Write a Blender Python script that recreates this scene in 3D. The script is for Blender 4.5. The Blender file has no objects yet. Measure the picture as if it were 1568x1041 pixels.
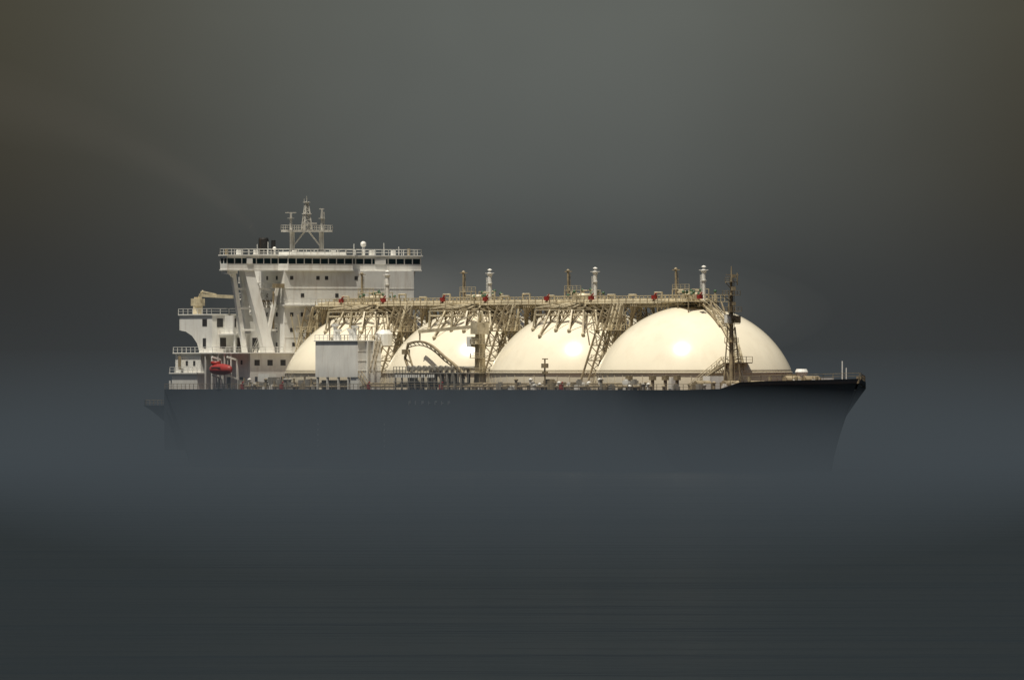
import bpy, bmesh, math, random
from mathutils import Vector, Matrix
random.seed(7)
scene = bpy.context.scene
scene.view_settings.view_transform = 'Standard'
scene.view_settings.look = 'None'
scene.view_settings.exposure = 0

# ------------------------------------------------------------------ materials
def nd(nt, t, **kw):
    n = nt.nodes.new(t)
    for k, v in kw.items():
        setattr(n, k, v)
    return n

def paint(name, col, rough=0.45, var=0.25, dirt=(0.25, 0.17, 0.1), dirt_amt=0.25, scale=0.6, metallic=0.0, streak=True):
    m = bpy.data.materials.new(name)
    m.use_nodes = True
    nt = m.node_tree
    b = nt.nodes['Principled BSDF']
    tc = nd(nt, 'ShaderNodeTexCoord')
    mp = nd(nt, 'ShaderNodeMapping')
    mp.inputs['Scale'].default_value = (1, 1, 0.18 if streak else 1)
    nt.links.new(tc.outputs['Object'], mp.inputs['Vector'])
    n1 = nd(nt, 'ShaderNodeTexNoise')
    n1.inputs['Scale'].default_value = scale
    n1.inputs['Detail'].default_value = 6
    n1.inputs['Roughness'].default_value = 0.65
    nt.links.new(mp.outputs['Vector'], n1.inputs['Vector'])
    r = nd(nt, 'ShaderNodeMapRange')
    r.inputs[1].default_value = 0.5
    r.inputs[2].default_value = 0.8
    r.inputs[3].default_value = 0
    r.inputs[4].default_value = dirt_amt
    nt.links.new(n1.outputs['Fac'], r.inputs[0])
    mx = nd(nt, 'ShaderNodeMix', data_type='RGBA')
    mx.inputs[6].default_value = (*col, 1)
    mx.inputs[7].default_value = (*dirt, 1)
    nt.links.new(r.outputs[0], mx.inputs[0])
    n2 = nd(nt, 'ShaderNodeTexNoise')
    n2.inputs['Scale'].default_value = scale * 0.35
    n2.inputs['Detail'].default_value = 3
    nt.links.new(tc.outputs['Object'], n2.inputs['Vector'])
    r2 = nd(nt, 'ShaderNodeMapRange')
    r2.inputs[1].default_value = 0.3
    r2.inputs[2].default_value = 0.7
    r2.inputs[3].default_value = 1 - var
    r2.inputs[4].default_value = 1
    nt.links.new(n2.outputs['Fac'], r2.inputs[0])
    ml = nd(nt, 'ShaderNodeMix', data_type='RGBA', blend_type='MULTIPLY')
    ml.inputs[0].default_value = 1
    nt.links.new(mx.outputs[2], ml.inputs[6])
    nt.links.new(r2.outputs[0], ml.inputs[7])
    nt.links.new(ml.outputs[2], b.inputs['Base Color'])
    b.inputs['Roughness'].default_value = rough
    b.inputs['Metallic'].default_value = metallic
    return m

M_DOME = paint('dome_cream_paint', (0.80, 0.73, 0.57), rough=0.17, var=0.10, dirt=(0.5, 0.4, 0.27), dirt_amt=0.22, scale=0.35)
M_WHITE = paint('white_ship_paint', (0.80, 0.79, 0.74), rough=0.45, var=0.14, dirt=(0.35, 0.25, 0.16), dirt_amt=0.45, scale=0.8)
M_HULL = paint('navy_hull_paint', (0.042, 0.054, 0.068), rough=0.65, var=0.3, dirt=(0.06, 0.05, 0.045), dirt_amt=0.4, scale=0.3)
M_DECK = paint('deck_paint', (0.12, 0.07, 0.05), rough=0.7, var=0.3)
M_PIPE = paint('ochre_pipe_paint', (0.62, 0.54, 0.37), rough=0.45, var=0.4, dirt=(0.20, 0.12, 0.06), dirt_amt=0.6, scale=1.5, streak=False)
M_BROWN = paint('weathered_brown_steel', (0.36, 0.29, 0.18), rough=0.6, var=0.5, dirt=(0.07, 0.045, 0.025), dirt_amt=0.7, scale=1.5, streak=False)
M_GREY = paint('grey_machinery_paint', (0.32, 0.30, 0.26), rough=0.55, var=0.4, dirt_amt=0.5, scale=1.2, streak=False)
M_MAST = paint('mast_paint', (0.60, 0.58, 0.52), rough=0.5, var=0.3, dirt_amt=0.5, scale=1.2, streak=False)
M_LETTER = paint('faded_lettering_paint', (0.20, 0.21, 0.22), rough=0.6, var=0.4)
M_DARK = paint('dark_opening_paint', (0.035, 0.035, 0.038), rough=0.6, var=0.3)  # flat dark plates: windows, and openings whose inner shade is painted on
M_BLACK = paint('black_soot_paint', (0.012, 0.012, 0.012), rough=0.6, var=0.3)
M_RED = paint('red_orange_paint', (0.30, 0.025, 0.02), rough=0.5, var=0.2, dirt_amt=0.2)
M_GREEN = paint('green_deck_gear_paint', (0.05, 0.12, 0.06), rough=0.5, var=0.3)
M_GLASS = bpy.data.materials.new('bridge_window_glass')
M_GLASS.use_nodes = True
g = M_GLASS.node_tree.nodes['Principled BSDF']
g.inputs['Base Color'].default_value = (0.012, 0.03, 0.036, 1)
g.inputs['Roughness'].default_value = 0.12

# ------------------------------------------------------------------ mesh builder
class Part:
    def __init__(s, name, mat):
        s.name, s.mat, s.v, s.f = name, mat, [], []
    def add(s, vs, fs):
        o = len(s.v)
        s.v += [tuple(p) for p in vs]
        s.f += [tuple(i + o for i in f) for f in fs]
    # ship coordinates: u forward, v starboard, z up   ->  local (u, -v, z)
    def box(s, u0, u1, v0, v1, z0, z1):
        vs = [(u, -v, z) for z in (z0, z1) for v in (v0, v1) for u in (u0, u1)]
        s.add(vs, [(0, 1, 3, 2), (4, 6, 7, 5), (0, 4, 5, 1), (2, 3, 7, 6), (0, 2, 6, 4), (1, 5, 7, 3)])
    def beam(s, p, q, w=0.2, h=None, n=4):
        h = h or w
        p = Vector((p[0], -p[1], p[2])); q = Vector((q[0], -q[1], q[2]))
        d = (q - p)
        if d.length < 1e-6: return
        d.normalize()
        up = Vector((0, 0, 1)) if abs(d.z) < 0.95 else Vector((1, 0, 0))
        a = d.cross(up).normalized(); b = a.cross(d).normalized()
        vs = []
        for c in (p, q):
            for i in range(n):
                t = 2 * math.pi * (i + 0.5) / n
                k = 0.5 / math.cos(math.pi / n)
                vs.append(c + a * (math.cos(t) * w * k) + b * (math.sin(t) * h * k))
        fs = [(i, (i + 1) % n, n + (i + 1) % n, n + i) for i in range(n)]
        fs += [tuple(range(n))[::-1], tuple(range(n, 2 * n))]
        s.add(vs, fs)
    def tube(s, p, q, r, n=10):
        s.beam(p, q, 2 * r, 2 * r, n)
    def revolve(s, u, v, prof, n=24):
        vs = []; fs = []
        for (r, z) in prof:
            for i in range(n):
                t = 2 * math.pi * i / n
                vs.append((u + r * math.cos(t), -v + r * math.sin(t), z))
        for j in range(len(prof) - 1):
            for i in range(n):
                fs.append((j * n + i, j * n + (i + 1) % n, (j + 1) * n + (i + 1) % n, (j + 1) * n + i))
        fs.append(tuple(range(n))[::-1])
        fs.append(tuple(range((len(prof) - 1) * n, len(prof) * n)))
        s.add(vs, fs)
    def ball(s, u, v, z, r, n=12):
        s.revolve(u, v, [(r * math.sin(a) + 0.001, z - r * math.cos(a)) for a in [math.pi * k / 8 for k in range(9)]], n)
    def prism(s, poly, v0, v1):      # poly in (u,z), extruded across the beam
        n = len(poly)
        vs = [(u, -v0, z) for u, z in poly] + [(u, -v1, z) for u, z in poly]
        s.add(vs, [tuple(range(n)), tuple(range(n, 2 * n))[::-1]] + [(i, (i + 1) % n, n + (i + 1) % n, n + i) for i in range(n)])
    def prism_uv(s, poly, z0, z1):   # poly in (u,v)
        n = len(poly)
        vs = [(u, -v, z0) for u, v in poly] + [(u, -v, z1) for u, v in poly]
        s.add(vs, [tuple(range(n))[::-1], tuple(range(n, 2 * n))] + [(i, (i + 1) % n, n + (i + 1) % n, n + i) for i in range(n)])
    def rail(s, pts, h=1.1, sp=2.0, w=0.09):
        for a, b in zip(pts[:-1], pts[1:]):
            a = Vector(a); b = Vector(b)
            L = (b - a).length
            n = max(1, int(L / sp))
            for k in (0.5, 1.0):
                s.beam(a + Vector((0, 0, h * k)), b + Vector((0, 0, h * k)), w * (1 if k == 1 else 0.7))
            for i in range(n + 1):
                c = a.lerp(b, i / n)
                s.beam(c, c + Vector((0, 0, h)), w)
    def ladder(s, p, q, w=0.9, sp=0.7, t=0.14, side=(0, 1, 0), hand=0):
        p = Vector(p); q = Vector(q); sd = Vector(side) * w / 2
        s.beam(p + sd, q + sd, t, t * 1.6); s.beam(p - sd, q - sd, t, t * 1.6)
        n = int((q - p).length / sp)
        for i in range(1, n):
            c = p.lerp(q, i / n)
            s.beam(c - sd, c + sd, t * 0.9)
        if hand:
            H = Vector((0, 0, hand))
            for e in (sd, -sd):
                s.beam(p + e + H, q + e + H, 0.09)
                for i in range(0, n + 1, 3):
                    c = p.lerp(q, i / n) + e
                    s.beam(c, c + H, 0.08)
    def truss(s, p, q, depth, n, w=0.16, dirv=(0, 0, -1)):
        p = Vector(p); q = Vector(q); D = Vector(dirv) * depth
        s.beam(p, q, w * 1.2); s.beam(p + D, q + D, w * 1.2)
        for i in range(n + 1):
            a = p.lerp(q, i / n)
            s.beam(a, a + D, w)
            if i < n:
                b = p.lerp(q, (i + 1) / n)
                s.beam(a if i % 2 else a + D, b + D if i % 2 else b, w * 0.9)
    def build(s, parent, smooth=False):
        me = bpy.data.meshes.new(s.name)
        me.from_pydata(s.v, [], s.f)
        me.materials.append(s.mat)
        me.update()
        if smooth:
            for p in me.polygons: p.use_smooth = True
        ob = bpy.data.objects.new(s.name, me)
        scene.collection.objects.link(ob)
        if parent: ob.parent = parent
        return ob

ship = bpy.data.objects.new('gas_tanker_ship', None)
scene.collection.objects.link(ship)
ship.rotation_euler = (0, 0, math.radians(-62.6))
Zd = 15.7

# ------------------------------------------------------------------ hull
st = [(-131, 19.5, 12.3, -121, 8), (-126, 21.5, 12.3, -117, 13), (-120, 22.3, 12.3, -113, 17), (-114.3, 22.8, 12.3, -110, 19),
      (-114, 22.8, Zd, -109.7, 19), (-100, 23, Zd, -98, 22), (-60, 23, Zd, -60, 23), (0, 23, Zd, 0, 23), (60, 23, Zd, 60, 23), (85, 23, Zd, 85, 22),
      (95, 22.8, Zd, 93, 19.6), (100, 22.0, Zd, 98, 17.8), (105, 20.9, Zd, 103, 15.6), (110, 19.6, Zd, 107, 13), (115, 17.9, 15.8, 111, 10.6), (119, 16.2, 15.9, 115, 8.2),
      (123, 14.0, 17.2, 118, 6.2), (127, 11.6, 17.4, 121.5, 4.4), (131, 9.1, 17.5, 125, 3), (135, 6.7, 17.6, 128, 1.9), (139, 4.4, 17.7, 131, 1.1), (143, 2.2, 17.8, 133, 0.5), (146, 0.25, 17.9, 134.5, 0.15)]
NL = 17
hull = Part('hull', M_HULL)
ns = len(st)
def hull_pt(i, j, side):
    ud, hd, zt, uw, hw = st[i]
    z = -4 + (zt + 4) * j / (NL - 1)
    f = max(0, z / zt) ** 1.35
    return (uw + (ud - uw) * f, -side * (hw + (hd - hw) * f), z)
for side in (1, -1):
    for rng in ((0, 4), (4, ns)):
        hv = [hull_pt(i, j, side) for i in range(*rng) for j in range(NL)]
        hf = []
        for i in range(rng[1] - rng[0] - 1):
            for j in range(NL - 1):
                a = i * NL + j
                hf.append((a, a + NL, a + NL + 1, a + 1) if side == 1 else (a, a + 1, a + NL + 1, a + NL))
        hull.add(hv, hf)
hv = [hull_pt(0, j, 1) for j in range(NL)] + [hull_pt(0, j, -1) for j in range(NL)]
hull.add(hv, [(j, j + 1, NL + j + 1, NL + j) for j in range(NL - 1)])
hull.add([(-114, -22.8, 3), (-114, 22.8, 3), (-114, 22.8, Zd), (-114, -22.8, Zd)], [(0, 1, 2, 3)])
hull.build(ship, True)
deck = Part('main_deck', M_DECK)
dv = []; df = []
for side in (1, -1):
    for (ud, hd, zt, uw, hw) in st:
        dv.append((ud, -side * (hd - 0.05), zt - (0.9 if zt > 16 else 0.02)))
for i in range(ns - 1):
    df.append((i, i + 1, ns + i + 1, ns + i))
deck.add(dv, df); deck.build(ship)
mk = Part('hull_lettering', M_LETTER)
u = -1.0
for ch in range(7):
    w = 1.0
    mk.box(u, u + 0.3, 22.99, 23.03, 12.6, 13.4)
    if ch % 2 == 0: mk.box(u + 0.3, u + w, 22.99, 23.03, 13.15, 13.4)
    if ch % 3 != 1: mk.box(u + 0.3, u + w, 22.99, 23.03, 12.9, 13.05)
    u += 2.9
for uu in (-42, -12):
    for k in range(5):
        mk.box(uu, uu + 0.4, 22.99, 23.03, 4 + k * 1.1, 4.4 + k * 1.1)
mk.build(ship)

# ------------------------------------------------------------------ cargo domes
DC = [-59.8, -13.8, 32.2, 78.2]
R = 20.9; ZC = 11.4
for i, uc in enumerate(DC):
    d = Part('cargo_dome_%d' % (i + 1), M_DOME)
    a0 = math.acos((19.2 - ZC) / R)
    prof = [(R * math.sin(a0 * (1 - k / 40)) + 0.001, ZC + R * math.cos(a0 * (1 - k / 40))) for k in range(41)]
    d.revolve(uc, 0, prof, 128)
    d.build(ship, True)
    sk = Part('dome_skirt_%d' % (i + 1), M_DOME)
    sk.revolve(uc, 0, [(19.25, Zd - 0.1), (19.25, 19.0)], 128)
    sk.revolve(uc, 0, [(19.5, 19.0), (19.5, 19.2), (19.38, 19.24)], 128)
    for k in range(48):
        t = 2 * math.pi * k / 48
        sk.beam((uc + 19.3 * math.cos(t), 19.3 * math.sin(t), Zd), (uc + 19.3 * math.cos(t), 19.3 * math.sin(t), 19.0), 0.12)
    sk.build(ship)

def surf(uc, r, b, off=0.0):
    rr = R + off
    return Vector((uc + r * math.cos(b), r * math.sin(b), ZC + math.sqrt(max(0, rr * rr - r * r))))

# ------------------------------------------------------------------ catwalk, piping, trestles
cat = Part('catwalk', M_PIPE); br = Part('catwalk_bracing', M_BROWN); pp = Part('cargo_piping', M_PIPE)
red = Part('fire_monitors', M_RED); wm = Part('vent_masts', M_WHITE); gr = Part('tank_top_gear', M_GREEN)
cat.box(-84, 84, -1.9, 1.9, 33.05, 33.25)
for v in (-1.9, 1.9):
    cat.rail([(-84, v, 33.25), (84, v, 33.25)], 1.1, 1.8, 0.1)
    cat.truss((-84, v, 33.0), (84, v, 33.0), 0.9, 84, 0.14)
for v, z, r in ((-2.6, 33.4, 0.3), (2.6, 33.3, 0.32), (3.3, 32.9, 0.22), (-3.3, 33.0, 0.25), (1.0, 33.7, 0.2), (2.9, 32.4, 0.2)):
    pp.tube((-82, v, z), (80, v, z), r, 8)
u = -82
while u < 82:
    br.beam((u, -3.6, 32.7), (u, 3.6, 32.7), 0.22)
    br.beam((u, 3.5, 32.5), (u, 3.5, 33.9), 0.12)
    u += 3
for uc in DC:
    for o in (-12, 14):
        if uc > 70 and o > 0: continue
        for v in (2.4, -2.4):
            h = 1.3 + random.random()
            pp.tube((uc + o, v, 33.2), (uc + o, v, 33.2 + h), 0.18, 8)
            pp.tube((uc + o, v, 33.2 + h), (uc + o + 3, v, 33.2 + h), 0.18, 8)
            pp.tube((uc + o + 3, v, 33.2), (uc + o + 3, v, 33.2 + h), 0.18, 8)

for i, uc in enumerate(DC):
    cat.revolve(uc, 0, [(3.9, 32.5), (3.9, 32.7)], 16)
    pp.revolve(uc - 1, 0, [(1.6, 32.2), (1.6, 34.6), (1.2, 35.0)], 16)
    for k in range(9):
        a = random.uniform(0, 6.28); rr = random.uniform(1.5, 4.2)
        x, y = uc + rr * math.cos(a), rr * math.sin(a)
        h = random.uniform(1.2, 2.6)
        pp.tube((x, y, 32.4), (x, y, 33.2 + h), 0.18, 8)
        pp.tube((x, y, 33.2 + h), (x + random.uniform(-3, 3), y, 33.2 + h), 0.14, 8)
        gr.ball(x, y, 33.3 + h, 0.32, 8)
    cat.box(uc - 7, uc + 6, -4.5, 4.5, 33.0, 33.15)
    cat.rail([(uc - 7, 4.5, 33.15), (uc + 6, 4.5, 33.15), (uc + 6, -4.5, 33.15), (uc - 7, -4.5, 33.15), (uc - 7, 4.5, 33.15)], 1.3, 1.6, 0.1)
    for uu in (uc - 7, uc - 2.6, uc + 1.6, uc + 6):
        for v in (-4.5, 4.5):
            br.beam((uu, v, 33.0), (uu, v, surf(uc, math.hypot(uu - uc, v), 0).z), 0.18)
    for uu in (uc - 5, uc, uc + 2):
        for v in (-2.2, 2.2):
            pp.beam((uu, v, 33), (uu, v, 35.6), 0.16)
    pp.beam((uc - 5, 2.2, 35.6), (uc + 2, 2.2, 35.6), 0.16); pp.beam((uc - 5, -2.2, 35.6), (uc + 2, -2.2, 35.6), 0.16)
    pp.rail([(uc - 5, 2.2, 35.6), (uc + 2, 2.2, 35.6)], 0.9, 1.5, 0.08)
    um = uc + 4.0
    wm.tube((um, 0, 33), (um, 0, 39.2), 0.4, 12)
    wm.revolve(um, 0, [(0.4, 38.7), (0.6, 39.1), (0.65, 39.3), (0.25, 39.45), (0.25, 39.8), (0.5, 39.95), (0.1, 40.2)], 14)
    wm.beam((um - 1.9, 0, 39.3), (um + 1.9, 0, 39.3), 0.12)
    wm.revolve(um, 0, [(0.6, 37.2), (0.6, 37.35)], 12)
    wm.ladder((um, 0.65, 33.2), (um, 0.65, 38.4), 0.45, 0.6, 0.06, side=(1, 0, 0))
    ut = uc - 7.7
    br.tube((ut, 0, 33), (ut, 0, 39.4), 0.2, 8)
    br.tube((ut + 1.1, 0.5, 33), (ut + 1.1, 0.5, 37.6), 0.12, 8)
    br.beam((ut - 1.4, 0, 39.4), (ut + 1.6, 0, 39.4), 0.16)
    br.revolve(ut, 0, [(0.2, 39.2), (0.4, 39.6), (0.1, 39.9)], 10)
    br.ladder((ut, -0.4, 33.2), (ut, -0.4, 39.0), 0.4, 0.7, 0.05, side=(1, 0, 0))
    for o in (-1.2, 1.2):
        br.beam((ut + o * 2, 0, 33.2), (ut, 0, 36.6), 0.1)
    for uu, v in ((uc - 11.5, 2.8), (uc + 7.6, 2.8)):
        red.box(uu - 0.55, uu + 0.55, v - 0.4, v + 0.4, 33.6, 34.4)
        red.tube((uu, v, 34.4), (uu + 0.9, v, 34.8), 0.12, 8)

for i, uc in enumerate(DC[:3]):
    arms = [math.radians(b) for b in (-6, 6, 18, 30, 42, 54, 66, 80)]
    tops = []
    for k, b in enumerate(arms):
        rt = 11.0 + 1.4 * (k % 2) + random.uniform(-.6, .6)
        re = 13.4 + (1.2 if k % 3 == 0 else 0) + random.uniform(-.5, .5)
        p0 = Vector((uc + 3.0 * math.cos(b) + 1.0, 3.0 * math.sin(b), 32.7))
        p1 = Vector((uc + rt * math.cos(b), rt * math.sin(b), 31.6))
        p2 = surf(uc, re, b, 0.25)
        tops.append((b, p0, p1, p2))
        br.beam(p0, p1, 0.28); pp.beam(p1, p2, 0.3)
        pp.tube(p0 + Vector((0, 0, .4)), p1 + Vector((0, 0, .4)), 0.16, 6)
        m = 5
        for q in range(m):
            r0 = 4 + (rt - 4) * q / m; r1 = 4 + (rt - 4) * (q + 1) / m
            s0 = surf(uc, r0, b, 0.3); s1 = surf(uc, r1, b, 0.3)
            tp = p0.lerp(p1, (q + 0.5) / m)
            br.beam(s0, tp, 0.16); br.beam(s1, tp, 0.16); pp.beam(s0, s1, 0.14)
        br.beam(surf(uc, rt, b, .3), p1, 0.2)
        br.beam(surf(uc, rt, b, .3), p2, 0.24)
        pp.ball(p2.x, p2.y, p2.z, 0.42, 8)
    for a, b2 in zip(tops[:-1], tops[1:]):
        for f in (0.35, 0.65, 1.0):
            A = a[1].lerp(a[2], f); B = b2[1].lerp(b2[2], f)
            pp.beam(A, B, 0.2)
            br.beam(A, b2[1].lerp(b2[2], f - 0.3), 0.13)
        pp.tube(a[2] + Vector((0, 0, -1.0)), b2[2] + Vector((0, 0, -1.0)), 0.14, 6)
        br.beam(a[2], b2[3], 0.12)
        cat.rail([a[2] + Vector((0, 0, .1)), b2[2] + Vector((0, 0, .1))], 1.0, 1.5, 0.08)

for ug in (-36.8, 9.2, 55.2, -82.0):
    vs_ = (-13, -8.5, -4, 4, 8.5, 13) if ug > -80 else (-4, 4, 9)
    for uu in (ug - 1.6, ug + 1.6):
        for v in vs_:
            topv = v * 0.55
            br.beam((uu, v, Zd), (uu, topv, 32.5), 0.32)
            pp.beam((uu, v * 0.8, 24.5), (uu, topv * 1.5 + (0.9 if v > 0 else -0.9), 31.2), 0.2)
        zz = [18.5, 21.5, 24.5, 27.5, 30]
        for z in zz:
            f = (z - Zd) / 16.8
            e = vs_[-1] * (1 - 0.45 * f); e0 = vs_[0] * (1 - 0.45 * f)
            br.beam((uu, e0, z), (uu, e, z), 0.22)
            for v0, v1 in zip(vs_[:-1], vs_[1:]):
                a = v0 * (1 - 0.45 * f); f2 = (z + 2.8 - Zd) / 16.8; b = v1 * (1 - 0.45 * f2)
                br.beam((uu, a, z), (uu, b, z + 2.8), 0.14)
                pp.beam((uu, v1 * (1 - 0.45 * f), z), (uu, v0 * (1 - .45 * f2), z + 2.8), 0.12)
    for k in range(9):
        v = random.uniform(-10, 11)
        pp.tube((ug + random.uniform(-1, 1), v, Zd), (ug + random.uniform(-1, 1), v * 0.5, 32.8), random.uniform(.14, .26), 8)
    for z in (21.5, 27.5):
        cat.box(ug - 2.2, ug + 2.2, vs_[0] * .7, vs_[-1] * .75, z, z + 0.12)
        cat.rail([(ug + 2.2, vs_[0] * .7, z), (ug + 2.2, vs_[-1] * .75, z), (ug - 2.2, vs_[-1] * .75, z)], 1.1, 1.6, .09)
    cat.ladder((ug - 1.2, 10.5, Zd), (ug + 1, 8.0, 21.5), 0.8, .6, .1, side=(1, 0, 0), hand=1)
    cat.ladder((ug + 1, 8.8, 21.6), (ug - 1, 6.0, 27.5), 0.8, .6, .1, side=(1, 0, 0), hand=1)
    for sgn in (-1, 1):
        for k in range(5):
            br.beam((ug + sgn * 1.5, 2.5, 29.5 - k * .3), (ug + sgn * (4 + 1.5 * k), 2.5 + 1.2 * k, 32.4), 0.18)
            br.beam((ug + sgn * 1.5, -2.5, 29.5 - k * .3), (ug + sgn * (4 + 1.5 * k), -2.5, 32.4), 0.18)

uc = DC[3]
prev = None
for k in range(0, 11):
    a = math.radians(12 + k * 5.6)
    p = Vector((uc + 21.6 * math.sin(a), 0.3, ZC + 21.6 * math.cos(a)))
    if prev is not None:
        cat.ladder(prev, p, 1.5, 0.45, 0.2, side=(0, 1, 0), hand=1.1)
    prev = p
cat.beam(prev, (uc + 22.5, 0.3, Zd), 0.3)
for o in (-1.2, 1.2):
    br.beam((uc + 9, o, 33), (uc + 11.5, o, 29.5), 0.25)
    br.beam((uc + 5, o, 33.1), (uc + 12.8, o, 28.4), 0.22)
cat.box(uc + 17.2, uc + 20.5, -2, 3.5, 20.9, 21.1)
cat.rail([(uc + 17.2, 3.5, 21.1), (uc + 20.5, 3.5, 21.1), (uc + 20.5, -2, 21.1)], 1.1, 1.2, .1)
cat.ladder((uc + 18.5, 3.6, 21.0), (uc + 21.5, 12.5, Zd), 1.2, .5, .15, side=(1, 0, 0), hand=1.1)
br.beam((uc + 18.5, 3.0, 21.0), (uc + 20.5, 3.0, Zd), .3)
br.beam((uc + 19.0, 2.6, 21.0), (uc + 21, 9, 18), .3)
cat.build(ship); br.build(ship); red.build(ship); gr.build(ship); wm.build(ship); pp.build(ship)

# ------------------------------------------------------------------ foremast
fm = Part('foremast', M_BROWN)
uf, vf = 101.5, 4.2
fm.revolve(uf, vf, [(0.5, Zd), (0.45, 24), (0.32, 33), (0.2, 37), (0.1, 39.9)], 12)
for z, w in ((36.8, 0.9), (34.2, 1.3), (31.0, 1.5), (28.6, 1.2), (25.0, 1.0)):
    fm.box(uf - w, uf + w, vf - w, vf + w, z, z + 0.12)
    fm.rail([(uf - w, vf + w, z), (uf + w, vf + w, z), (uf + w, vf - w, z), (uf - w, vf - w, z), (uf - w, vf + w, z)], 0.9, 1.2, .07)
    fm.beam((uf, vf, z - 1.4), (uf + w, vf + w, z), .13); fm.beam((uf, vf, z - 1.4), (uf - w, vf + w, z), .13)
for s_ in (-1, 1):
    fm.beam((uf, vf + 0.8 * s_, 28), (uf + 0.4, vf + 2.0 * s_, Zd), .2)
    for z in range(17, 28, 2):
        f = (28 - z) / 12.3
        fm.beam((uf, vf, z), (uf + .4 * f, vf + s_ * (.8 + 1.2 * f), z + 1), .11)
fm.ladder((uf + .8, vf, Zd), (uf + .5, vf, 37), .6, .5, .07)
fm.beam((uf, vf - 1.6, 38.2), (uf, vf + 1.2, 38.2), .14)
fm.beam((uf, vf - 1.3, 36.2), (uf, vf - 1.3, 38.6), .16)
for z in (37.6, 35.2, 32.2, 29.6):
    fm.box(uf + .5, uf + 1.1, vf - 0.4, vf + .4, z, z + .7)
fm.box(uf - .6, uf + .9, vf - 1.6, vf - .4, 28.8, 30.2)
fm.build(ship)
fl = Part('foremast_white_panel', M_WHITE)
fl.box(uf - .5, uf + .6, vf + .2, vf + 1.3, 28.8, 30.5); fl.build(ship)

# ------------------------------------------------------------------ superstructure
W = Part('accommodation_block', M_WHITE); K = Part('openings_and_windows', M_DARK); G = Part('bridge_windows', M_GLASS); RL = Part('superstructure_railings', M_WHITE)
BR = Part('superstructure_brown_gear', M_BROWN)
W.box(-112, -100, -22, 22, Zd, 19.0); W.box(-112, -100.0, -21.2, 21.2, 19.0, 23.1)
W.box(-99.997, -82, -19, 18.6, Zd, 23.1)
W.box(-112.5, -81.4, -19.6, 21.6, 23.1, 23.35)
W.box(-112.6, -99.5, -22.3, 22.4, 18.9, 19.15)
RL.rail([(-112.4, 22.3, 19.15), (-99.5, 22.3, 19.15)]); RL.rail([(-112.4, 21.5, 23.35), (-81.5, 21.5, 23.35), (-81.5, 5, 23.35)])
for uu in (-97.5, -94.5, -91.5, -88.5, -85.5):
    W.beam((uu, 21.3, Zd), (uu, 21.3, 23.1), .25)
for v in (17, 14, 11, 8):
    K.box(-82, -81.96, v - .6, v + .6, 20.6, 21.8); K.box(-82, -81.96, v - .5, v + .5, 17.3, 18.3)
for uu in (-110, -106.5, -103):
    K.box(uu - .5, uu + .5, 21.2, 21.24, 20.6, 21.6)
for uu in (-97, -92, -86):
    K.box(uu - .8, uu + .8, 18.6, 18.64, 16, 18.2); K.box(uu - .4, uu + .4, 18.6, 18.64, 20.8, 21.7)
BR.box(-109, -107.6, 22.0, 22.05, 19.8, 22.6)
W.prism([(-112.5, 31.1), (-112.5, 28.0), (-109.5, 27.7), (-106.5, 26.8), (-104.2, 25.3), (-103, 23.35), (-97, 23.35), (-97, 31.1)], 20, -18)
W.box(-112.7, -96.8, -18.2, 20.25, 31.1, 31.35)
RL.rail([(-112.6, 20.2, 31.35), (-96.9, 20.2, 31.35), (-96.9, 4, 31.35)])
for v in (18.2, 15.2):
    K.box(-97, -96.95, v - .7, v + .7, 28.6, 30.4)
for v in (17.5, 13.5, 10):
    K.box(-97, -96.95, v - .7, v + .7, 24.2, 26.4)
K.box(-101.6, -99.4, 20, 20.04, 28.8, 30.3); K.box(-101.4, -99.9, 20, 20.04, 24.2, 26.3)
W.box(-97, -90, 14, 18.5, 27.0, 27.25); W.box(-96.9, -93, 16.8, 17.2, 27.25, 31.0)
RL.rail([(-97, 18.4, 27.25), (-90, 18.4, 27.25), (-90, 14, 27.25)])
W.beam((-90.5, 18, 23.4), (-90.5, 18, 27), .3); W.beam((-90.5, 14.3, 23.4), (-90.5, 14.3, 27), .3)
W.box(-108, -94.5, -6, 6, 31.35, 41.2)
W.prism([(-94.5, 31.35), (-94.5, 40), (-92.5, 38), (-91.5, 31.35)], -4.5, 5.2)
for z in (34.4, 37.8):
    W.box(-108.6, -90.5, -7.5, 8.2, z, z + .2)
    RL.rail([(-108.5, 8.1, z + .2), (-90.6, 8.1, z + .2), (-90.6, -5, z + .2)])
RL.ladder((-104, 8.6, 31.4), (-99, 8.6, 34.5), .9, .5, .12, hand=1); RL.ladder((-99, 8.6, 34.6), (-94, 8.6, 38), .9, .5, .12, hand=1)
for uu, z in ((-103, 36), (-99, 36), (-101, 39.5), (-97, 33)):
    K.box(uu - .6, uu + .6, 6, 6.04, z - .5, z + .9)
W.box(-97, -85, -21, 9.2, 23.35, 40.3)
W.box(-97, -84.2, -21.3, 9.6, 33.0, 33.25); RL.rail([(-97, 9.5, 33.25), (-84.3, 9.5, 33.25), (-84.3, -21, 33.25)])
for z in (36.6, 29.5, 26.4):
    W.box(-85, -84.95, -21, 9.2, z, z + .08)
for z, vv_ in ((38.4, (7.5, 1.4, -.6, -7.5)), (34.8, (5.0, -3)), (30.8, (7.5, 5, 2)), (27.6, (7.5, 5)), (24.6, (7, 4.5))):
    for v in vv_:
        K.box(-85, -84.96, v - .38, v + .38, z, z + .8)
    for uu in (-88.5, -93):
        K.box(uu - .4, uu + .4, 9.2, 9.24, z, z + .8)
BR.box(-84.9, -83.6, -12, -2, 34.1, 34.3)
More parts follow.
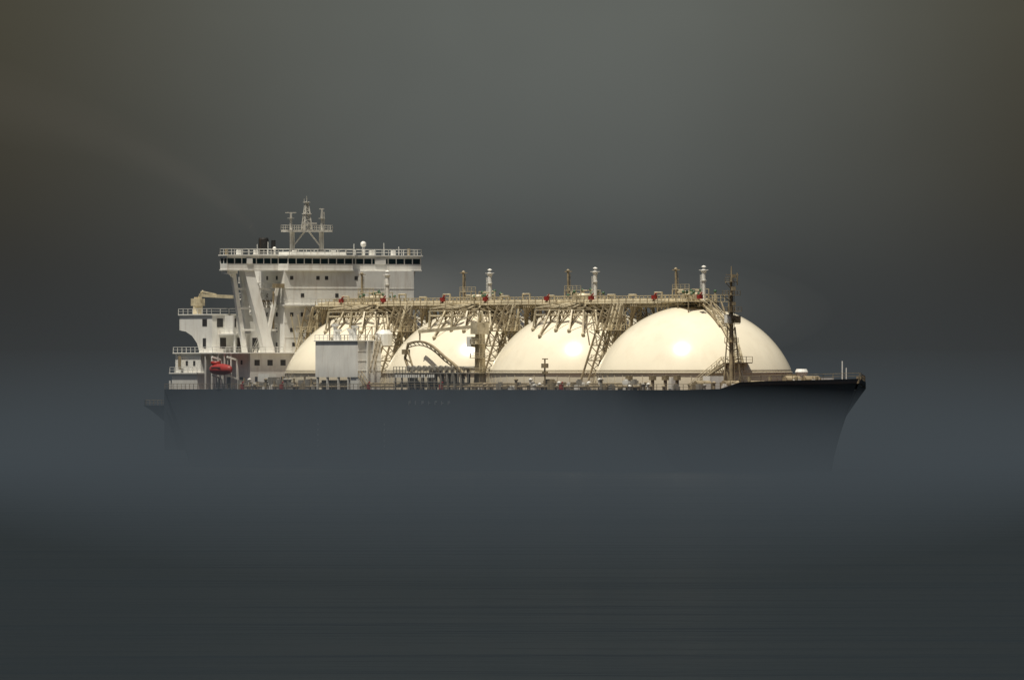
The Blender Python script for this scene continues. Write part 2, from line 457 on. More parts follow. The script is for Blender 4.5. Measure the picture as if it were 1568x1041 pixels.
def slab_leg(p, q, wu, wv):
    vs = []
    for c in (p, q):
        for du, dv_ in ((-wu, -wv), (wu, -wv), (wu, wv), (-wu, wv)):
            vs.append((c[0] + du, -(c[1] + dv_), c[2]))
    W.add(vs, [(0, 1, 2, 3), (4, 7, 6, 5), (0, 4, 5, 1), (1, 5, 6, 2), (2, 6, 7, 3), (3, 7, 4, 0)])
slab_leg((-86.2, 12.3, 23.3), (-87.4, 16.6, 40.4), .9, 1.15)
slab_leg((-88.6, 16.6, 23.3), (-88.2, 19.6, 40.4), .45, .45)
slab_leg((-86.2, 12.9, 24.5), (-86.8, 10.0, 37.0), .3, .35)
slab_leg((-92, 14.0, 23.3), (-90, 16.4, 40.4), .5, .6)
for z in (28, 32.5, 36.5):
    W.beam((-88, 9.3, z), (-88, 17.6 + (z - 28) * .15, z), .4)
    RL.rail([(-87.8, 9.4, z + .2), (-87.8, 14, z + .2)], 1, 1.5)
RL.ladder((-91, 10.5, 28.2), (-87, 10.5, 32.5), 1, .5, .12, hand=1)
RL.ladder((-87, 11.8, 32.6), (-91, 11.8, 36.5), 1, .5, .12, hand=1)
RL.ladder((-91, 13, 23.4), (-86, 13, 28), 1, .5, .12, hand=1)
BR.box(-86, -84.5, 9.4, 11.5, 36.7, 37.6); BR.box(-90, -88, 10.2, 12.4, 32.7, 34.2); BR.tube((-86.5, 11, 28.2), (-86.5, 11, 36), .2)
slab_leg((-88, -20.5, 34), (-88, -22.0, 40.4), .6, .6)
# bridge with full-width wings
ST_V = 21.8
bp = [(-90, -23.4), (-86.4, -23.4), (-86.2, -8), (-84.6, -6.5), (-84.6, 8.5), (-86.2, 10), (-86.4, ST_V), (-89.6, ST_V), (-95, 10), (-95, -10)]
def grow(poly, d):
    c = (-88, 0)
    return [(u + (d if u > c[0] else -d), v + (d if v > c[1] else -d)) for u, v in poly]
W.prism_uv(grow(bp, .12), 40.3, 40.55)
W.prism_uv(bp, 40.55, 41.75)
G.prism_uv(grow(bp, -0.12), 41.75, 42.85)
W.prism_uv(bp, 42.85, 43.35)
W.prism_uv(grow(bp, .3), 43.35, 43.6)
def mull(a, b, n):
    for i in range(n + 1):
        t = i / n
        u_ = a[0] + (b[0] - a[0]) * t; v_ = a[1] + (b[1] - a[1]) * t
        W.box(u_ - .09, u_ + .09, v_ - .09, v_ + .09, 41.74, 42.86)
mull((-86.5, -23.3), (-86.3, -8), 8); mull((-84.7, -6.5), (-84.7, 8.5), 8); mull((-86.3, 10), (-86.5, ST_V - .1), 7); mull((-86.5, ST_V - .1), (-89.6, ST_V - .1), 2)
W.box(-86.35, -86.1, 16, 17.3, 41.7, 42.9); W.box(-86.35, -86.1, -15, -12.5, 41.7, 42.9)
RL.rail([(-89.6, ST_V, 43.6), (-86.3, ST_V, 43.6), (-86.1, 10, 43.6), (-84.4, 8.3, 43.6), (-84.4, -6.5, 43.6), (-86.1, -8, 43.6), (-86.3, -23.4, 43.6), (-90, -23.4, 43.6)], 1.2, 1.5, .1)
RL.rail([(-89.6, ST_V, 43.6), (-95, 10, 43.6), (-95, -10, 43.6), (-90, -23.4, 43.6)], 1.2, 1.8, .1)
W.prism_uv([(-86.6, ST_V - .2), (-89.4, ST_V - .2), (-89, 19), (-87, 19)], 39.6, 40.3)
W.beam((-88, ST_V - .8, 40.2), (-88, 18.8, 38), .3)
BR.tube((-88.2, ST_V - .8, 43.6), (-88.2, ST_V - .8, 44.8), .35); BR.tube((-88.5, -21.6, 43.6), (-88.5, -21.6, 45), .3)
for v in (18, 14, 5, -4, -13, -18):
    RL.box(-89.0, -88.2, v - .4, v + .4, 43.6, 44.6)
W.box(-93, -87.5, -6.5, 6.5, 43.6, 44.3)
Fn = Part('funnel', M_BLACK)
W.box(-106.5, -98, -3, 5.9, 41.2, 43.9)
Fn.revolve(-104, 4.6, [(1.05, 43.9), (1.05, 47.0), (.95, 47.3), (.7, 47.3)], 16)
Fn.revolve(-103, 2.8, [(.45, 43.9), (.45, 46.8)], 12)
Fn.build(ship)
RM = Part('radar_mast', M_MAST)
um, vm = -90, 1.5
for v in (vm - 3.4, vm + 3.4):
    RM.beam((um, v, 43.6), (um, v, 48.6), .75, .75)
    RM.ladder((um + .5, v, 43.6), (um + .5, v, 48.6), .5, .5, .08)
RM.box(um - 1.6, um + 1.6, vm - 5.2, vm + 5.2, 48.4, 48.85)
RM.rail([(um + 1.6, vm - 5.2, 48.8), (um + 1.6, vm + 5.2, 48.8), (um - 1.6, vm + 5.2, 48.8), (um - 1.6, vm - 5.2, 48.8), (um + 1.6, vm - 5.2, 48.8)], 1.0, 1.0, .1)
RM.beam((um, vm - 3.4, 45.2), (um, vm - .5, 48.5), .25); RM.beam((um, vm + 3.4, 45.2), (um, vm + .5, 48.5), .25)
for s1 in (-1, 1):
    for s2 in (-1, 1):
        RM.beam((um + s1 * .7, vm + s2 * .9, 48.8), (um + s1 * .2, vm + s2 * .25, 54.6), .2)
for k in range(6):
    z = 49 + k * .95; f = 1 - (z - 48.8) / 8
    for s1 in (-1, 1):
        RM.beam((um + s1 * .7 * f, vm - .9 * f, z), (um + s1 * .7 * f, vm + .9 * f, z), .13)
        RM.beam((um + s1 * .7 * f, vm - .9 * f, z), (um + s1 * .6 * f, vm + .8 * f, z + .95), .11)
        RM.beam((um - .7 * f, vm + s1 * .9 * f, z), (um + .7 * f, vm + s1 * .8 * f, z + .95), .11)
RM.box(um - .7, um + .7, vm - .8, vm + .8, 52.1, 52.25); RM.box(um - .5, um + .5, vm - .6, vm + .6, 54.5, 54.65)
RM.beam((um, vm, 54.6), (um, vm, 55.9), .12); RM.beam((um, vm + .6, 54.6), (um, vm + .6, 55.3), .1)
RM.beam((um + 1.2, vm - 1.7, 50.2), (um + 1.2, vm + 1.7, 50.2), .3)
RM.beam((um + .5, vm, 50), (um + 1.2, vm, 50), .3)
for v, z in ((vm + 3.7, 52.4), (vm - 3.5, 53.2)):
    RM.beam((um, v, 48.8), (um, v, z), .35)
    RM.beam((um, v - (1.2 if v > vm else .5), z), (um, v + (1.2 if v > vm else .5), z), .22)
    RM.box(um - .6, um + .6, v - .5, v + .5, 51.2, 51.3)
RM.beam((um, vm - 4.0, 48.8), (um, vm - 4.0, 52.6), .2)
RM.build(ship)
SD = Part('satellite_dome', M_WHITE)
SD.ball(-89, -11.2, 45.9, .62, 14); SD.tube((-89, -11.2, 43.6), (-89, -11.2, 45.5), .3)
SD.ball(-90, 9.0, 44.9, .4, 12); SD.tube((-90, 9, 43.6), (-90, 9, 44.7), .15)
SD.build(ship, True)
for v, h in ((-16, 46.2), (-9, 46.0), (11, 46.3), (13.5, 45.8), (-19.5, 45.4)):
    RL.beam((-89, v, 43.6), (-89, v, h), .1)
W.build(ship); K.build(ship); G.build(ship); RL.build(ship); BR.build(ship)

# ------------------------------------------------------------------ stern crane
SC = Part('stern_crane', M_PIPE)
SC.revolve(-109.5, 17.2, [(1.1, 31.3), (1.0, 33.2), (.8, 34.2), (.8, 34.9)], 12)
SC.box(-110.8, -108.2, 16.2, 18.2, 33.1, 34.6)
SC.beam((-109, 17.2, 33.6), (-107.5, 17.2, 36.0), .45)
SC.beam((-108.5, 17.2, 35.3), (-91, 17.2, 34.8), .45, .65)
SC.beam((-107, 17.2, 36.0), (-101, 17.2, 35.4), .3); SC.beam((-110.2, 17.2, 33.9), (-107.2, 17.2, 36.2), .3)
SC.beam((-91.3, 17.2, 34.6), (-91.3, 17.2, 33.6), .3)
SC.build(ship)

# ------------------------------------------------------------------ lifeboat with davits
LB = Part('lifeboat', M_RED)
ring = []
N = 16; Lb = 9.2
for i in range(N + 1):
    t = i / N; x = -87 - Lb / 2 + Lb * t
    k = (math.sin(math.pi * min(max(t, 0.02), .98))) ** .45
    ring.append((x, k))
vs = []; fs = []
for x, k in ring:
    for j in range(12):
        a = 2 * math.pi * j / 12
        yy = math.cos(a) * 1.45 * k; zz = math.sin(a) * (1.25 if math.sin(a) > 0 else 1.15) * (.35 + .65 * k)
        vs.append((x, -(22.9 + yy), 19.75 + zz))
for i in range(N):
    for j in range(12):
        fs.append((i * 12 + j, i * 12 + (j + 1) % 12, (i + 1) * 12 + (j + 1) % 12, (i + 1) * 12 + j))
fs.append(tuple(range(12))); fs.append(tuple(range(N * 12, N * 12 + 12)))
LB.add(vs, fs); LB.box(-90.3, -88.6, 22.2, 23.6, 20.7, 21.5)
LB.build(ship, True)
LD = Part('lifeboat_davits', M_WHITE)
for uu in (-90.5, -83.5):
    LD.beam((uu, 20.6, Zd), (uu, 21.0, 21.8), .35); LD.beam((uu, 21.0, 21.8), (uu, 23.2, 22.4), .35); LD.beam((uu, 23.0, 22.3), (uu, 23.0, 20.8), .1)
    LD.beam((uu, 20.8, 17.8), (uu, 23.2, 18.6), .3)
LD.build(ship)
LW = Part('lifeboat_window_band', M_DARK)
LW.box(-88.9 + .1, -84.6, 24.22, 24.3, 20.05, 20.3); LW.build(ship)

# ------------------------------------------------------------------ cargo machinery house
MH = Part('cargo_machinery_house', M_WHITE)
MH.box(-44, -24.8, 17.2, 22.5, 18.2, 25.5)
MH.box(-44.3, -24.5, 17.0, 22.75, 25.5, 25.7)
for uu in (-43.5, -39, -34, -29.5, -25.3):
    MH.box(uu - .2, uu + .2, 22, 22.4, Zd, 18.2)
MH.box(-28.5, -24.8, 17.4, 22.3, Zd, 18.2)
MH.rail([(-44, 22.6, 25.7), (-24.6, 22.6, 25.7), (-24.6, 17.2, 25.7)], 1.1, 1.8, .09)
for z in (19.5, 21.5, 23.5):
    MH.box(-24.8, -24.74, 17.2, 22.5, z, z + .08)
MH.beam((-24.6, 19, Zd), (-24.6, 19, 25.5), .3); MH.beam((-24.6, 20.4, Zd), (-24.6, 20.4, 25.5), .3)
MH.revolve(-27, 15.4, [(1.8, 24.6), (1.8, 27), (1.2, 27.8)], 14)
for uu, v, h in ((-41, 19.5, 28.6), (-39.5, 19.5, 27.5), (-36, 18.5, 27.6), (-32, 20, 27.2), (-29, 21, 28.2)):
    MH.tube((uu, v, 25.7), (uu, v, h), .35); MH.box(uu - .6, uu + .6, v - .5, v + .5, h, h + .5)
MH.build(ship)
MD = Part('machinery_house_gear', M_BROWN)
MD.box(-43, -29, 19, 21.6, Zd, 17.6)
MD.beam((-42.5, 20, 25.7), (-42.5, 20, 29.6), .2)
for uu in (-37, -34, -31, -28):
    MD.beam((uu, 17.6, 25.7), (uu, 17.6, 28.6), .16); MD.beam((uu, 17.6, 28.5), (uu + 3, 17.6, 28.5), .14); MD.beam((uu, 17.6, 26), (uu + 3, 17.6, 28.5), .12)
MD.rail([(-44, 17.4, 25.7), (-26, 17.4, 25.7)], 1.1, 1.5, .09)
MD.ladder((-24.2, 22.3, 18.4), (-20.5, 22.3, Zd), .8, .4, .12, hand=1)
MD.ladder((-23.8, 18.2, 25.5), (-20.0, 21.8, 18.8), .8, .5, .12, hand=1)
MD.build(ship)

# ------------------------------------------------------------------ hose handling crane and manifold
HC = Part('hose_crane', M_PIPE)
HC.revolve(20.8, 18, [(1.3, Zd), (1.1, 20), (1.0, 27)], 14)
HC.box(19.3, 22.2, 16.7, 19.4, 26.8, 29.2)
HC.beam((20.2, 18, 29), (21.4, 18, 31.4), .45); HC.beam((22.2, 18, 29), (21.6, 18, 31.4), .3)
HC.beam((20, 18, 28.4), (-6.0, 18, 27.4), .55, .65)
HC.beam((21.4, 18, 31.2), (4, 18, 28.2), .14); HC.beam((21.4, 18, 31.0), (-5, 18, 27.9), .12)
HC.beam((-5.8, 18, 27.6), (-5.8, 18, 25.6), .25)
HC.ladder((22.3, 18.6, Zd), (22.3, 18.6, 27), .6, .5, .1)
for z in (19, 22, 24.8):
    HC.revolve(20.8, 18, [(2.1, z), (2.1, z + .12)], 12)
    HC.rail([(20.8 + 2.1 * math.cos(a), 18 + 2.1 * math.sin(a), z) for a in [k * math.pi / 4 for k in range(9)]], 1, 1, .08)
HC.build(ship)
CB = Part('crane_cab', M_WHITE)
CB.box(17.2, 19.2, 17, 19.2, 24.2, 26.3); CB.build(ship)
HS = Part('hose_saddle', M_BROWN)
pts = []
for k in range(15):
    t = k / 14
    pts.append(Vector((-6 + 25 * t, 20.5, 24.9 - 6.2 * (t ** 1.9) + .9 * math.sin(math.pi * min(1, t * 1.6)))))
for a, b in zip(pts[:-1], pts[1:]):
    HS.beam(a, b, .5, .4)
    HS.beam(a + Vector((0, 0, -.75)), b + Vector((0, 0, -.75)), .2)
    HS.beam(a, b + Vector((0, 0, -.75)), .12)
HS.beam((-6, 20.5, 25), (-7.5, 20.5, 22), .4); HS.beam((-7.5, 20.5, 22), (-5.5, 20.5, 19.4), .4)
HS.beam((-6.5, 20.5, 24), (-3.5, 20.5, 19.4), .3); HS.beam((-7.4, 20.5, 22), (-4.6, 20.5, 21), .2); HS.box(-8, -6.4, 19.9, 21, 22.8, 23.8)
HS.build(ship)
MF = Part('loading_manifold', M_GREY)
MF.box(-8.5, 22.5, 18.5, 22.6, 18.9, 19.1); MF.box(-8.5, 12, 18.5, 22.6, 17.2, 17.35)
MF.rail([(-8.5, 22.6, 19.1), (22.5, 22.6, 19.1)], 1.2, 1.3, .1)
uu = -8
while uu < 22.5:
    MF.beam((uu, 22.4, Zd), (uu, 22.4, 18.9), .3); MF.beam((uu, 19, Zd), (uu, 19, 18.9), .25)
    uu += 2.9
for k in range(8):
    uu = -3 + 2.4 * k
    MF.tube((uu, 14.5, 20), (uu, 22.0, 20), .38, 10); MF.tube((uu, 21.8, 20), (uu, 22.2, 20), .55, 12)
    MF.tube((uu, 17, 20), (uu, 17, Zd), .3, 8)
MF.build(ship)
MW = Part('manifold_letters', M_WHITE)
uu = -7.5
while uu < 10:
    w = random.uniform(.35, .8)
    MW.box(uu, uu + w, 22.62, 22.66, 18.1, 18.7); uu += w + random.choice((.3, .35, .9))
MW.build(ship)

# ------------------------------------------------------------------ deck gear and side rails
DG = Part('deck_gear', M_GREY); DGb = Part('deck_gear_brown', M_BROWN); DGw = Part('deck_gear_white', M_WHITE)
for sg in (1, -1):
    pts = [(ud, sg * (hd - .15), zt) for (ud, hd, zt, a, b) in st if ud >= -114]
    DGb.rail(pts, 1.1, 2.0, .08)
DGb.rail([(-114.4, 22.3, 12.3), (-126, 21.2, 12.3), (-130.8, 19.2, 12.3), (-130.8, -19.2, 12.3)], 1.1, 2.0, .09)
def hw_at(u):
    for a, b in zip(st[:-1], st[1:]):
        if a[0] <= u <= b[0]:
            return a[1] + (b[1] - a[1]) * (u - a[0]) / (b[0] - a[0])
    return 5
for k in range(190):
    u_ = random.uniform(-80, 118)
    if -45 < u_ < 24: continue
    v_ = hw_at(u_) - random.uniform(.6, 2.6)
    h = random.choice((.6, .8, 1.0, 1.3, 1.9)); w = random.uniform(.3, 1.3)
    P_ = random.choice((DG, DGb, DGb, DGw))
    z0 = Zd - .1
    if random.random() < .5:
        P_.box(u_ - w, u_ + w, v_ - .4, v_ + .4, z0, z0 + h)
        P_.box(u_ - w * .4, u_ + w * .5, v_ - .3, v_ + .3, z0 + h, z0 + h + .3)
    else:
        P_.tube((u_, v_, z0), (u_, v_, z0 + h), .25, 8); P_.revolve(u_, v_, [(.4, z0 + h), (.45, z0 + h + .25), (.1, z0 + h + .5)], 8)
for v, z in ((21.4, 16.5), (20.9, 16.9), (21.9, 16.3)):
    DGb.tube((-78, v, z), (95, v, z), .16, 6)
DGb.tube((56.2, 21.8, Zd), (56.2, 21.8, 21.8), .16); DGb.box(55.4, 56.8, 21.3, 22.2, 20, 20.9); DGb.beam((55.2, 21.8, 21.8), (57.4, 21.8, 21.8), .2); DGb.box(55.6, 56.8, 21.4, 22.1, 18.8, 19.3)
for u_, v_ in ((104, 12), (108, 8), (112, 10), (117, 7), (126, 4), (130, 2)):
    z0 = Zd if u_ < 120 else 16.6
    DGb.tube((u_, v_ - 1.6, z0 + 1.0), (u_, v_ + 1.6, z0 + 1.0), .8, 14)
    for o in (-1.7, 0, 1.7):
        DGb.box(u_ - .9, u_ + .9, v_ + o - .1, v_ + o + .1, z0, z0 + 1.5)
    DGw.box(u_ + 1.2, u_ + 2.2, v_ - .7, v_ + .5, z0, z0 + 1.2)
DGw.box(99.5, 102.5, 6.5, 9.5, Zd, 18.4); DGw.box(97, 98.2, 14, 15.8, Zd, 18.1)
DGb.box(103.5, 105, -10, -7, Zd, 18.8); DGw.revolve(106, -9, [(.8, Zd), (.8, 18.4), (1.3, 19.2), (1.0, 19.8)], 12)
DGw.box(112, 118, -9, -4, Zd, 17.8); DGw.box(119, 121, -8, -5, Zd, 18.0)
for u_, v_ in ((98, 17), (95.5, 18.5), (101, 16), (90, 20.8)):
    DGb.beam((u_, v_, Zd), (u_, v_, 18.3), .5); DGb.box(u_ - .8, u_ + .8, v_ - .4, v_ + .4, 17.6, 18.5)
DGw.tube((139, 0, 16.8), (139, 0, 21.3), .12); DGw.tube((141.5, 0.5, 17), (141.5, .5, 20), .1)
for u_ in (124, 128, 133, 137):
    for sg in (1, -1):
        DGb.tube((u_, sg * (hw_at(u_) - 1), 16.6), (u_, sg * (hw_at(u_) - 1), 18.3), .3)
for u_, v_ in ((-118, 15), (-122, 10), (-126, 14)):
    DGb.tube((u_, v_ - 2, 13.3), (u_, v_ + 2, 13.3), .8, 12)
DGw.box(-113.4, -112.7, 17, 22, Zd, 17.5)
for u_ in (-80, -77.5, -74, -70, -66, -62, -57, -52, -49):
    DG.box(u_ - .9, u_ + .9, 20, 22, Zd, Zd + random.uniform(1.2, 2.6))
    DGb.tube((u_ + 1.1, 21.5, Zd), (u_ + 1.1, 21.5, Zd + random.uniform(1.5, 3.3)), .2)
DGw.box(-72, -67, 19.8, 21.8, 17.3, 18.9)
DGr = Part('deck_gear_red', M_RED)
for u_ in (-78.5, -60, -20.5, 12, 64):
    DGr.box(u_ - .5, u_ + .5, 22.0, 22.5, Zd, 16.7)
    DGr.tube((u_, 22.3, 16.7), (u_ + .7, 22.3, 17.2), .13, 6)
for p_ in (DG, DGb, DGw, DGr): p_.build(ship)

# ------------------------------------------------------------------ sea
m = bpy.data.materials.new('sea_water'); m.use_nodes = True
nt = m.node_tree; b = nt.nodes['Principled BSDF']
b.inputs['Base Color'].default_value = (0.008, 0.013, 0.016, 1)
b.inputs['Roughness'].default_value = 0.28
b.inputs['IOR'].default_value = 1.33
tc = nd(nt, 'ShaderNodeTexCoord')
bp_prev = None
for sc, st_, dist, sx in ((0.012, 0.7, 6.0, .35), (0.05, 0.8, 2.0, .35), (0.35, 0.8, 0.3, .8)):
    mp = nd(nt, 'ShaderNodeMapping'); mp.inputs['Scale'].default_value = (sx, 1, 1)
    mp.inputs['Rotation'].default_value = (0, 0, math.radians(6))
    nt.links.new(tc.outputs['Object'], mp.inputs['Vector'])
    n = nd(nt, 'ShaderNodeTexNoise'); n.inputs['Scale'].default_value = sc; n.inputs['Detail'].default_value = 4
    nt.links.new(mp.outputs['Vector'], n.inputs['Vector'])
    bu = nd(nt, 'ShaderNodeBump'); bu.inputs['Strength'].default_value = st_; bu.inputs['Distance'].default_value = dist
    nt.links.new(n.outputs['Fac'], bu.inputs['Height'])
    if bp_prev: nt.links.new(bp_prev.outputs['Normal'], bu.inputs['Normal'])
    bp_prev = bu
nt.links.new(bp_prev.outputs['Normal'], b.inputs['Normal'])
me = bpy.data.meshes.new('sea')
S = 30000
me.from_pydata([(-S, -6000, 0), (S, -6000, 0), (S, 40000, 0), (-S, 40000, 0)], [], [(0, 1, 2, 3)])
me.materials.append(m)
ob = bpy.data.objects.new('sea', me); scene.collection.objects.link(ob)

# ------------------------------------------------------------------ fog (homogeneous self-glowing banks, shaped by their geometry)
def fog_mat(name, dens, col):
    m = bpy.data.materials.new(name); m.use_nodes = True
    nt = m.node_tree
    nt.nodes.remove(nt.nodes['Principled BSDF'])
    out = nt.nodes['Material Output']
    ab = nd(nt, 'ShaderNodeVolumeAbsorption'); ab.inputs['Color'].default_value = (0, 0, 0, 1); ab.inputs['Density'].default_value = dens
    em = nd(nt, 'ShaderNodeEmission'); em.inputs['Strength'].default_value = dens; em.inputs['Color'].default_value = (*col, 1)  # fog and smoke brightness is set by emission, not by scattered light
    ad = nd(nt, 'ShaderNodeAddShader')
    nt.links.new(ab.outputs[0], ad.inputs[0]); nt.links.new(em.outputs[0], ad.inputs[1])
    nt.links.new(ad.outputs[0], out.inputs['Volume'])
    try: m.cycles.homogeneous_volume = True
    except Exception: pass
    return m

def outward(me):
    bm = bmesh.new(); bm.from_mesh(me)
    bmesh.ops.recalc_face_normals(bm, faces=bm.faces[:])
    if bm.calc_volume(signed=True) < 0:
        bmesh.ops.reverse_faces(bm, faces=bm.faces[:])
    bm.to_mesh(me); bm.free()

def bank(name, mat, xs, zs, yf, yb, parent=None):
    n = len(zs)
    vs = []; fs = []
    for x in xs:
        for z in zs: vs.append((x, yf(x, z), z))
        for z in reversed(zs): vs.append((x, yb(x, z), z))
    m2 = 2 * n
    for i in range(len(xs) - 1):
        for j in range(m2):
            a = i * m2 + j; b = i * m2 + (j + 1) % m2
            fs.append((a, b, b + m2, a + m2))
    fs.append(tuple(range(m2))[::-1]); fs.append(tuple(range((len(xs) - 1) * m2, len(xs) * m2)))
    me = bpy.data.meshes.new(name); me.from_pydata(vs, [], fs); me.materials.append(mat)
    me.update(); outward(me)
    ob = bpy.data.objects.new(name, me); scene.collection.objects.link(ob)
    if parent: ob.parent = parent
    return ob

def gauss(x, w): return math.exp(-(abs(x) / w) ** 2)
XS = [-700, -450, -350] + [-300 + 10 * k for k in range(61)] + [350, 450, 700]
H1 = 24.0
ZS = [0.05 + (H1 - 0.05) * (1 - (1 - k / 50) ** 1.5) for k in range(51)]
m_near = fog_mat('sea_fog_near', 0.0030, (0.053, 0.064, 0.072))
def near_front(x, z):
    t = max(0.0, 1 - z / (H1 + .005))
    return 149 - (0.012 + gauss(x, 118)) * (1450 * t ** 1.9 + 290 * t ** .5 + 2)
bank('fog_bank', m_near, XS, ZS, near_front, lambda x, z: 150)
m_back = fog_mat('sea_fog_far_side', 0.0030, (0.050, 0.057, 0.060))
H2 = 70
ZS2 = [0.05 + (H2 - 0.05) * k / 40 for k in range(41)]
bank('fog_bank', m_back, XS, ZS2, lambda x, z: 152,
     lambda x, z: 153 + (0.01 + gauss(x, 150)) * 1000 * (1 - z / (H2 + .01)) ** 2.2)
m_far = fog_mat('horizon_haze_air', 0.0006, (0.0235, 0.0235, 0.0225))
H3 = 110
ZS3 = [0.05 + (H3 - 0.05) * k / 30 for k in range(31)]
bank('horizon_haze', m_far, [-12000, -3000, 0, 3000, 12000], ZS3, lambda x, z: 3000,
     lambda x, z: 3001 + 7000 * (1 - z / (H3 + .01)) ** 2.3)

def ellipsoids(name, mat, specs):
    par = bpy.data.objects.new(name, None); scene.collection.objects.link(par)
    for k, (c, r) in enumerate(specs):
        me = bpy.data.meshes.new('puff_%d' % k)
        nu, nv = 48, 24; vs = []; fs = []
        for j in range(nv + 1):
            a = math.pi * j / nv
            for i in range(nu):
                t = 2 * math.pi * i / nu
                vs.append((c[0] + r[0] * (math.sin(a) + 1e-4) * math.cos(t), c[1] + r[1] * (math.sin(a) + 1e-4) * math.sin(t), c[2] - r[2] * math.cos(a)))
        for j in range(nv):
            for i in range(nu):
                fs.append((j * nu + i, j * nu + (i + 1) % nu, (j + 1) * nu + (i + 1) % nu, (j + 1) * nu + i))
        fs.append(tuple(range(nu))[::-1]); fs.append(tuple(range(nv * nu, nv * nu + nu)))
        me.from_pydata(vs, [], fs); me.materials.append(mat); me.update(); outward(me)
        ob = bpy.data.objects.new('puff_%d' % k, me); scene.collection.objects.link(ob); ob.parent = par
m_mist = fog_mat('glowing_mist', 0.0017, (0.19, 0.19, 0.172))  # pale glow behind the domes is emitted by the mist itself
sp_ = []
for k in range(8):
    f = 1 - k * .11
    sp_.append(((2 - k * 1.2, 122, 32 + k * .3), (66 * f, 26 * f, 14 * f)))
for k in range(5):
    f = 1 - k * .17
    sp_.append(((-21, 112, 34), (13 * f, 26 * f, 10 * f)))
ellipsoids('mist_patch', m_mist, sp_)

# smoke trailing aft and up from the funnel
par = bpy.data.objects.new('smoke_plume', None); scene.collection.objects.link(par)
path = [Vector(p) for p in ((-53.2, 92, 47.5), (-55, 92, 50), (-58.5, 92, 53.5), (-63, 92, 57), (-69, 92, 60.5), (-76, 92, 64.5), (-84, 92, 68.5), (-94, 92, 72), (-108, 92, 76), (-130, 92, 80), (-150, 92, 83))]
rad = [0.7, 1.4, 2.1, 2.8, 3.6, 4.5, 5.5, 6.6, 8, 9.5, 10]
def plume(tag, mat, fr, npts, wob):
    n = 24
    vs = []; fs = []
    P = path[:npts]
    for i, p in enumerate(P):
        d = (path[min(i + 1, len(path) - 1)] - path[max(i - 1, 0)]).normalized()
        a = d.cross(Vector((0, 1, 0))).normalized(); b_ = Vector((0, 1, 0))
        end = 1.0 if i < npts - 2 else (.75 if i == npts - 2 else .2)
        rr = rad[i] * fr * end * (1 + wob * math.sin(i * 2.3 + fr * 9))
        off = a * (rad[i] * .3 * math.sin(i * 1.7 + fr * 7) * (1 - min(1, fr)))
        for j in range(n):
            t = 2 * math.pi * j / n
            vs.append(p + off + a * math.cos(t) * rr + b_ * math.sin(t) * rr)
    for i in range(len(P) - 1):
        for j in range(n):
            fs.append((i * n + j, i * n + (j + 1) % n, (i + 1) * n + (j + 1) % n, (i + 1) * n + j))
    fs.append(tuple(range(n))[::-1]); fs.append(tuple(range((len(P) - 1) * n, len(P) * n)))
    me = bpy.data.meshes.new('smoke_' + tag); me.from_pydata(vs, [], fs); me.materials.append(mat); me.update(); outward(me)
    for p in me.polygons: p.use_smooth = False
    ob = bpy.data.objects.new('smoke_' + tag, me); scene.collection.objects.link(ob); ob.parent = par
m_smoke = fog_mat('thin_smoke', 0.0022, (0.115, 0.104, 0.086))
m_smoke2 = fog_mat('young_smoke', 0.006, (0.100, 0.094, 0.082))
for k in range(8):
    plume('outer_%d' % k, m_smoke, 1.1 - k * .13, 11 - k // 2, .10)
for k in range(4):
    plume('core_%d' % k, m_smoke2, .85 - k * .2, 7 - k // 2, .06)

# ------------------------------------------------------------------ world
def M(nt, op, a, b=None):
    n = nt.nodes.new('ShaderNodeMath'); n.operation = op
    for i, x in enumerate((a, b)):
        if x is None: continue
        if isinstance(x, (int, float)): n.inputs[i].default_value = x
        else: nt.links.new(x, n.inputs[i])
    return n.outputs[0]
def mrange(nt, x, a, b, c, d, smooth=True):
    n = nt.nodes.new('ShaderNodeMapRange')
    if smooth: n.interpolation_type = 'SMOOTHSTEP'
    nt.links.new(x, n.inputs[0])
    for i, v in enumerate((a, b, c, d)): n.inputs[i + 1].default_value = v
    return n.outputs[0]
def mixc(nt, f, a, b):
    n = nt.nodes.new('ShaderNodeMix'); n.data_type = 'RGBA'
    nt.links.new(f, n.inputs[0])
    for i, x in ((6, a), (7, b)):
        if isinstance(x, tuple): n.inputs[i].default_value = (*x, 1)
        else: nt.links.new(x, n.inputs[i])
    return n.outputs[2]
w = bpy.data.worlds.new('World'); scene.world = w; w.use_nodes = True
nt = w.node_tree
bg = nt.nodes['Background']
L = Vector((-0.191, -0.267, 0.944)).normalized()
sky = nd(nt, 'ShaderNodeTexSky'); sky.sky_type = 'NISHITA'; sky.sun_disc = False
sky.sun_elevation = math.asin(L.z); sky.sun_rotation = math.atan2(L.x, L.y)
sky.dust_density = 4
tc = nd(nt, 'ShaderNodeTexCoord')
sp = nd(nt, 'ShaderNodeSeparateXYZ'); nt.links.new(tc.outputs['Generated'], sp.inputs[0])
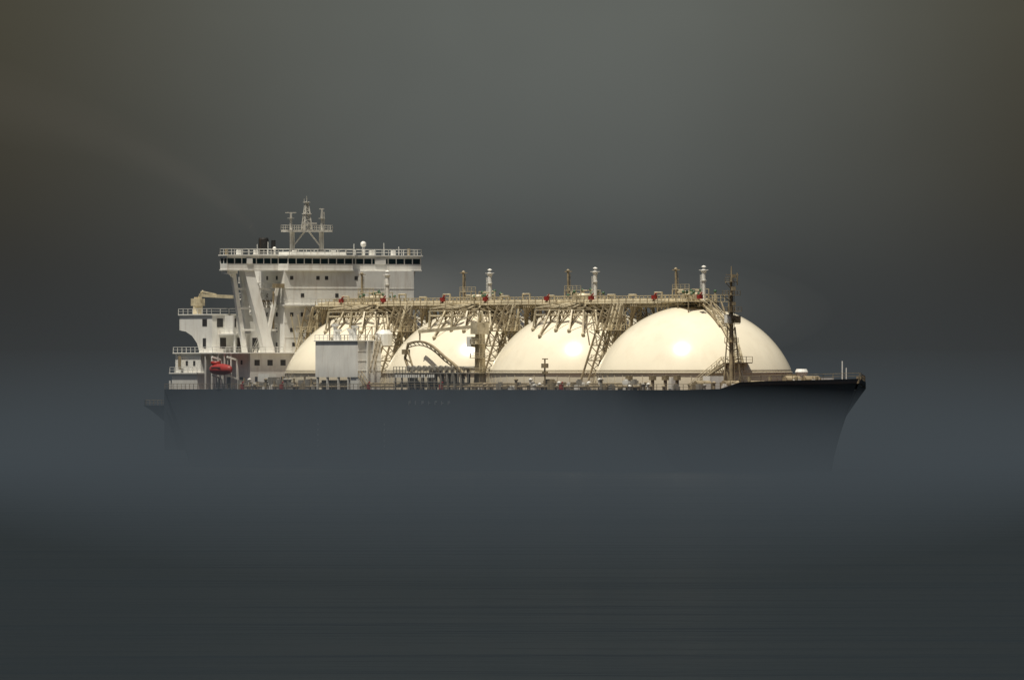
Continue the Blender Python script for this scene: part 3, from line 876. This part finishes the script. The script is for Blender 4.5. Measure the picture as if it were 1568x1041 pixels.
az = M(nt, 'ARCTAN2', sp.outputs[0], sp.outputs[1]); az = M(nt, 'MULTIPLY', az, 57.2958)
el = M(nt, 'MULTIPLY', M(nt, 'ARCSINE', sp.outputs[2]), 57.2958)
cen = mixc(nt, mrange(nt, el, 0.0, 1.5, 0.0, 1.0, False), (0.060, 0.066, 0.067), (0.118, 0.126, 0.114))
edg = mixc(nt, mrange(nt, el, 0.0, 1.5, 0.0, 1.0, False), (0.022, 0.0205, 0.0185), (0.062, 0.057, 0.040))
af = M(nt, 'ABSOLUTE', M(nt, 'SUBTRACT', az, 0.1))
haze = mixc(nt, mrange(nt, af, 0.25, 2.5, 0.0, 1.0), cen, edg)  # vignette-like darkening away from the ship, put into the sky colour
haze = mixc(nt, mrange(nt, el, 1.8, 6.0, 0.0, 1.0), haze, (0.036, 0.038, 0.036))
nz = nd(nt, 'ShaderNodeTexNoise'); nz.inputs['Scale'].default_value = 40; nz.inputs['Detail'].default_value = 3
nt.links.new(tc.outputs['Generated'], nz.inputs['Vector'])
vv = mrange(nt, nz.outputs['Fac'], 0.3, 0.7, 0.95, 1.05)
k20 = nd(nt, 'ShaderNodeVectorMath', operation='SCALE'); nt.links.new(haze, k20.inputs[0]); nt.links.new(M(nt, 'MULTIPLY', vv, 20.0), k20.inputs['Scale'])
fin = mixc(nt, mrange(nt, el, 10.0, 40.0, 0.0, 1.0), k20.outputs[0], sky.outputs[0])
nt.links.new(fin, bg.inputs['Color'])
bg.inputs['Strength'].default_value = 0.05

sun = bpy.data.lights.new('sun', 'SUN'); sun.energy = 5.0; sun.angle = math.radians(0.5); sun.color = (1.0, 0.94, 0.81)
so = bpy.data.objects.new('sun', sun); scene.collection.objects.link(so)
so.rotation_euler = L.to_track_quat('Z', 'Y').to_euler()
so.location = (0, 0, 300)

cam = bpy.data.cameras.new('camera'); cam.lens = 486; cam.sensor_width = 36; cam.clip_end = 80000; cam.clip_start = 1
co = bpy.data.objects.new('camera', cam); scene.collection.objects.link(co)
co.location = (0, -2800, 18); co.rotation_euler = (math.radians(90 + 0.158), 0, 0)
scene.camera = co
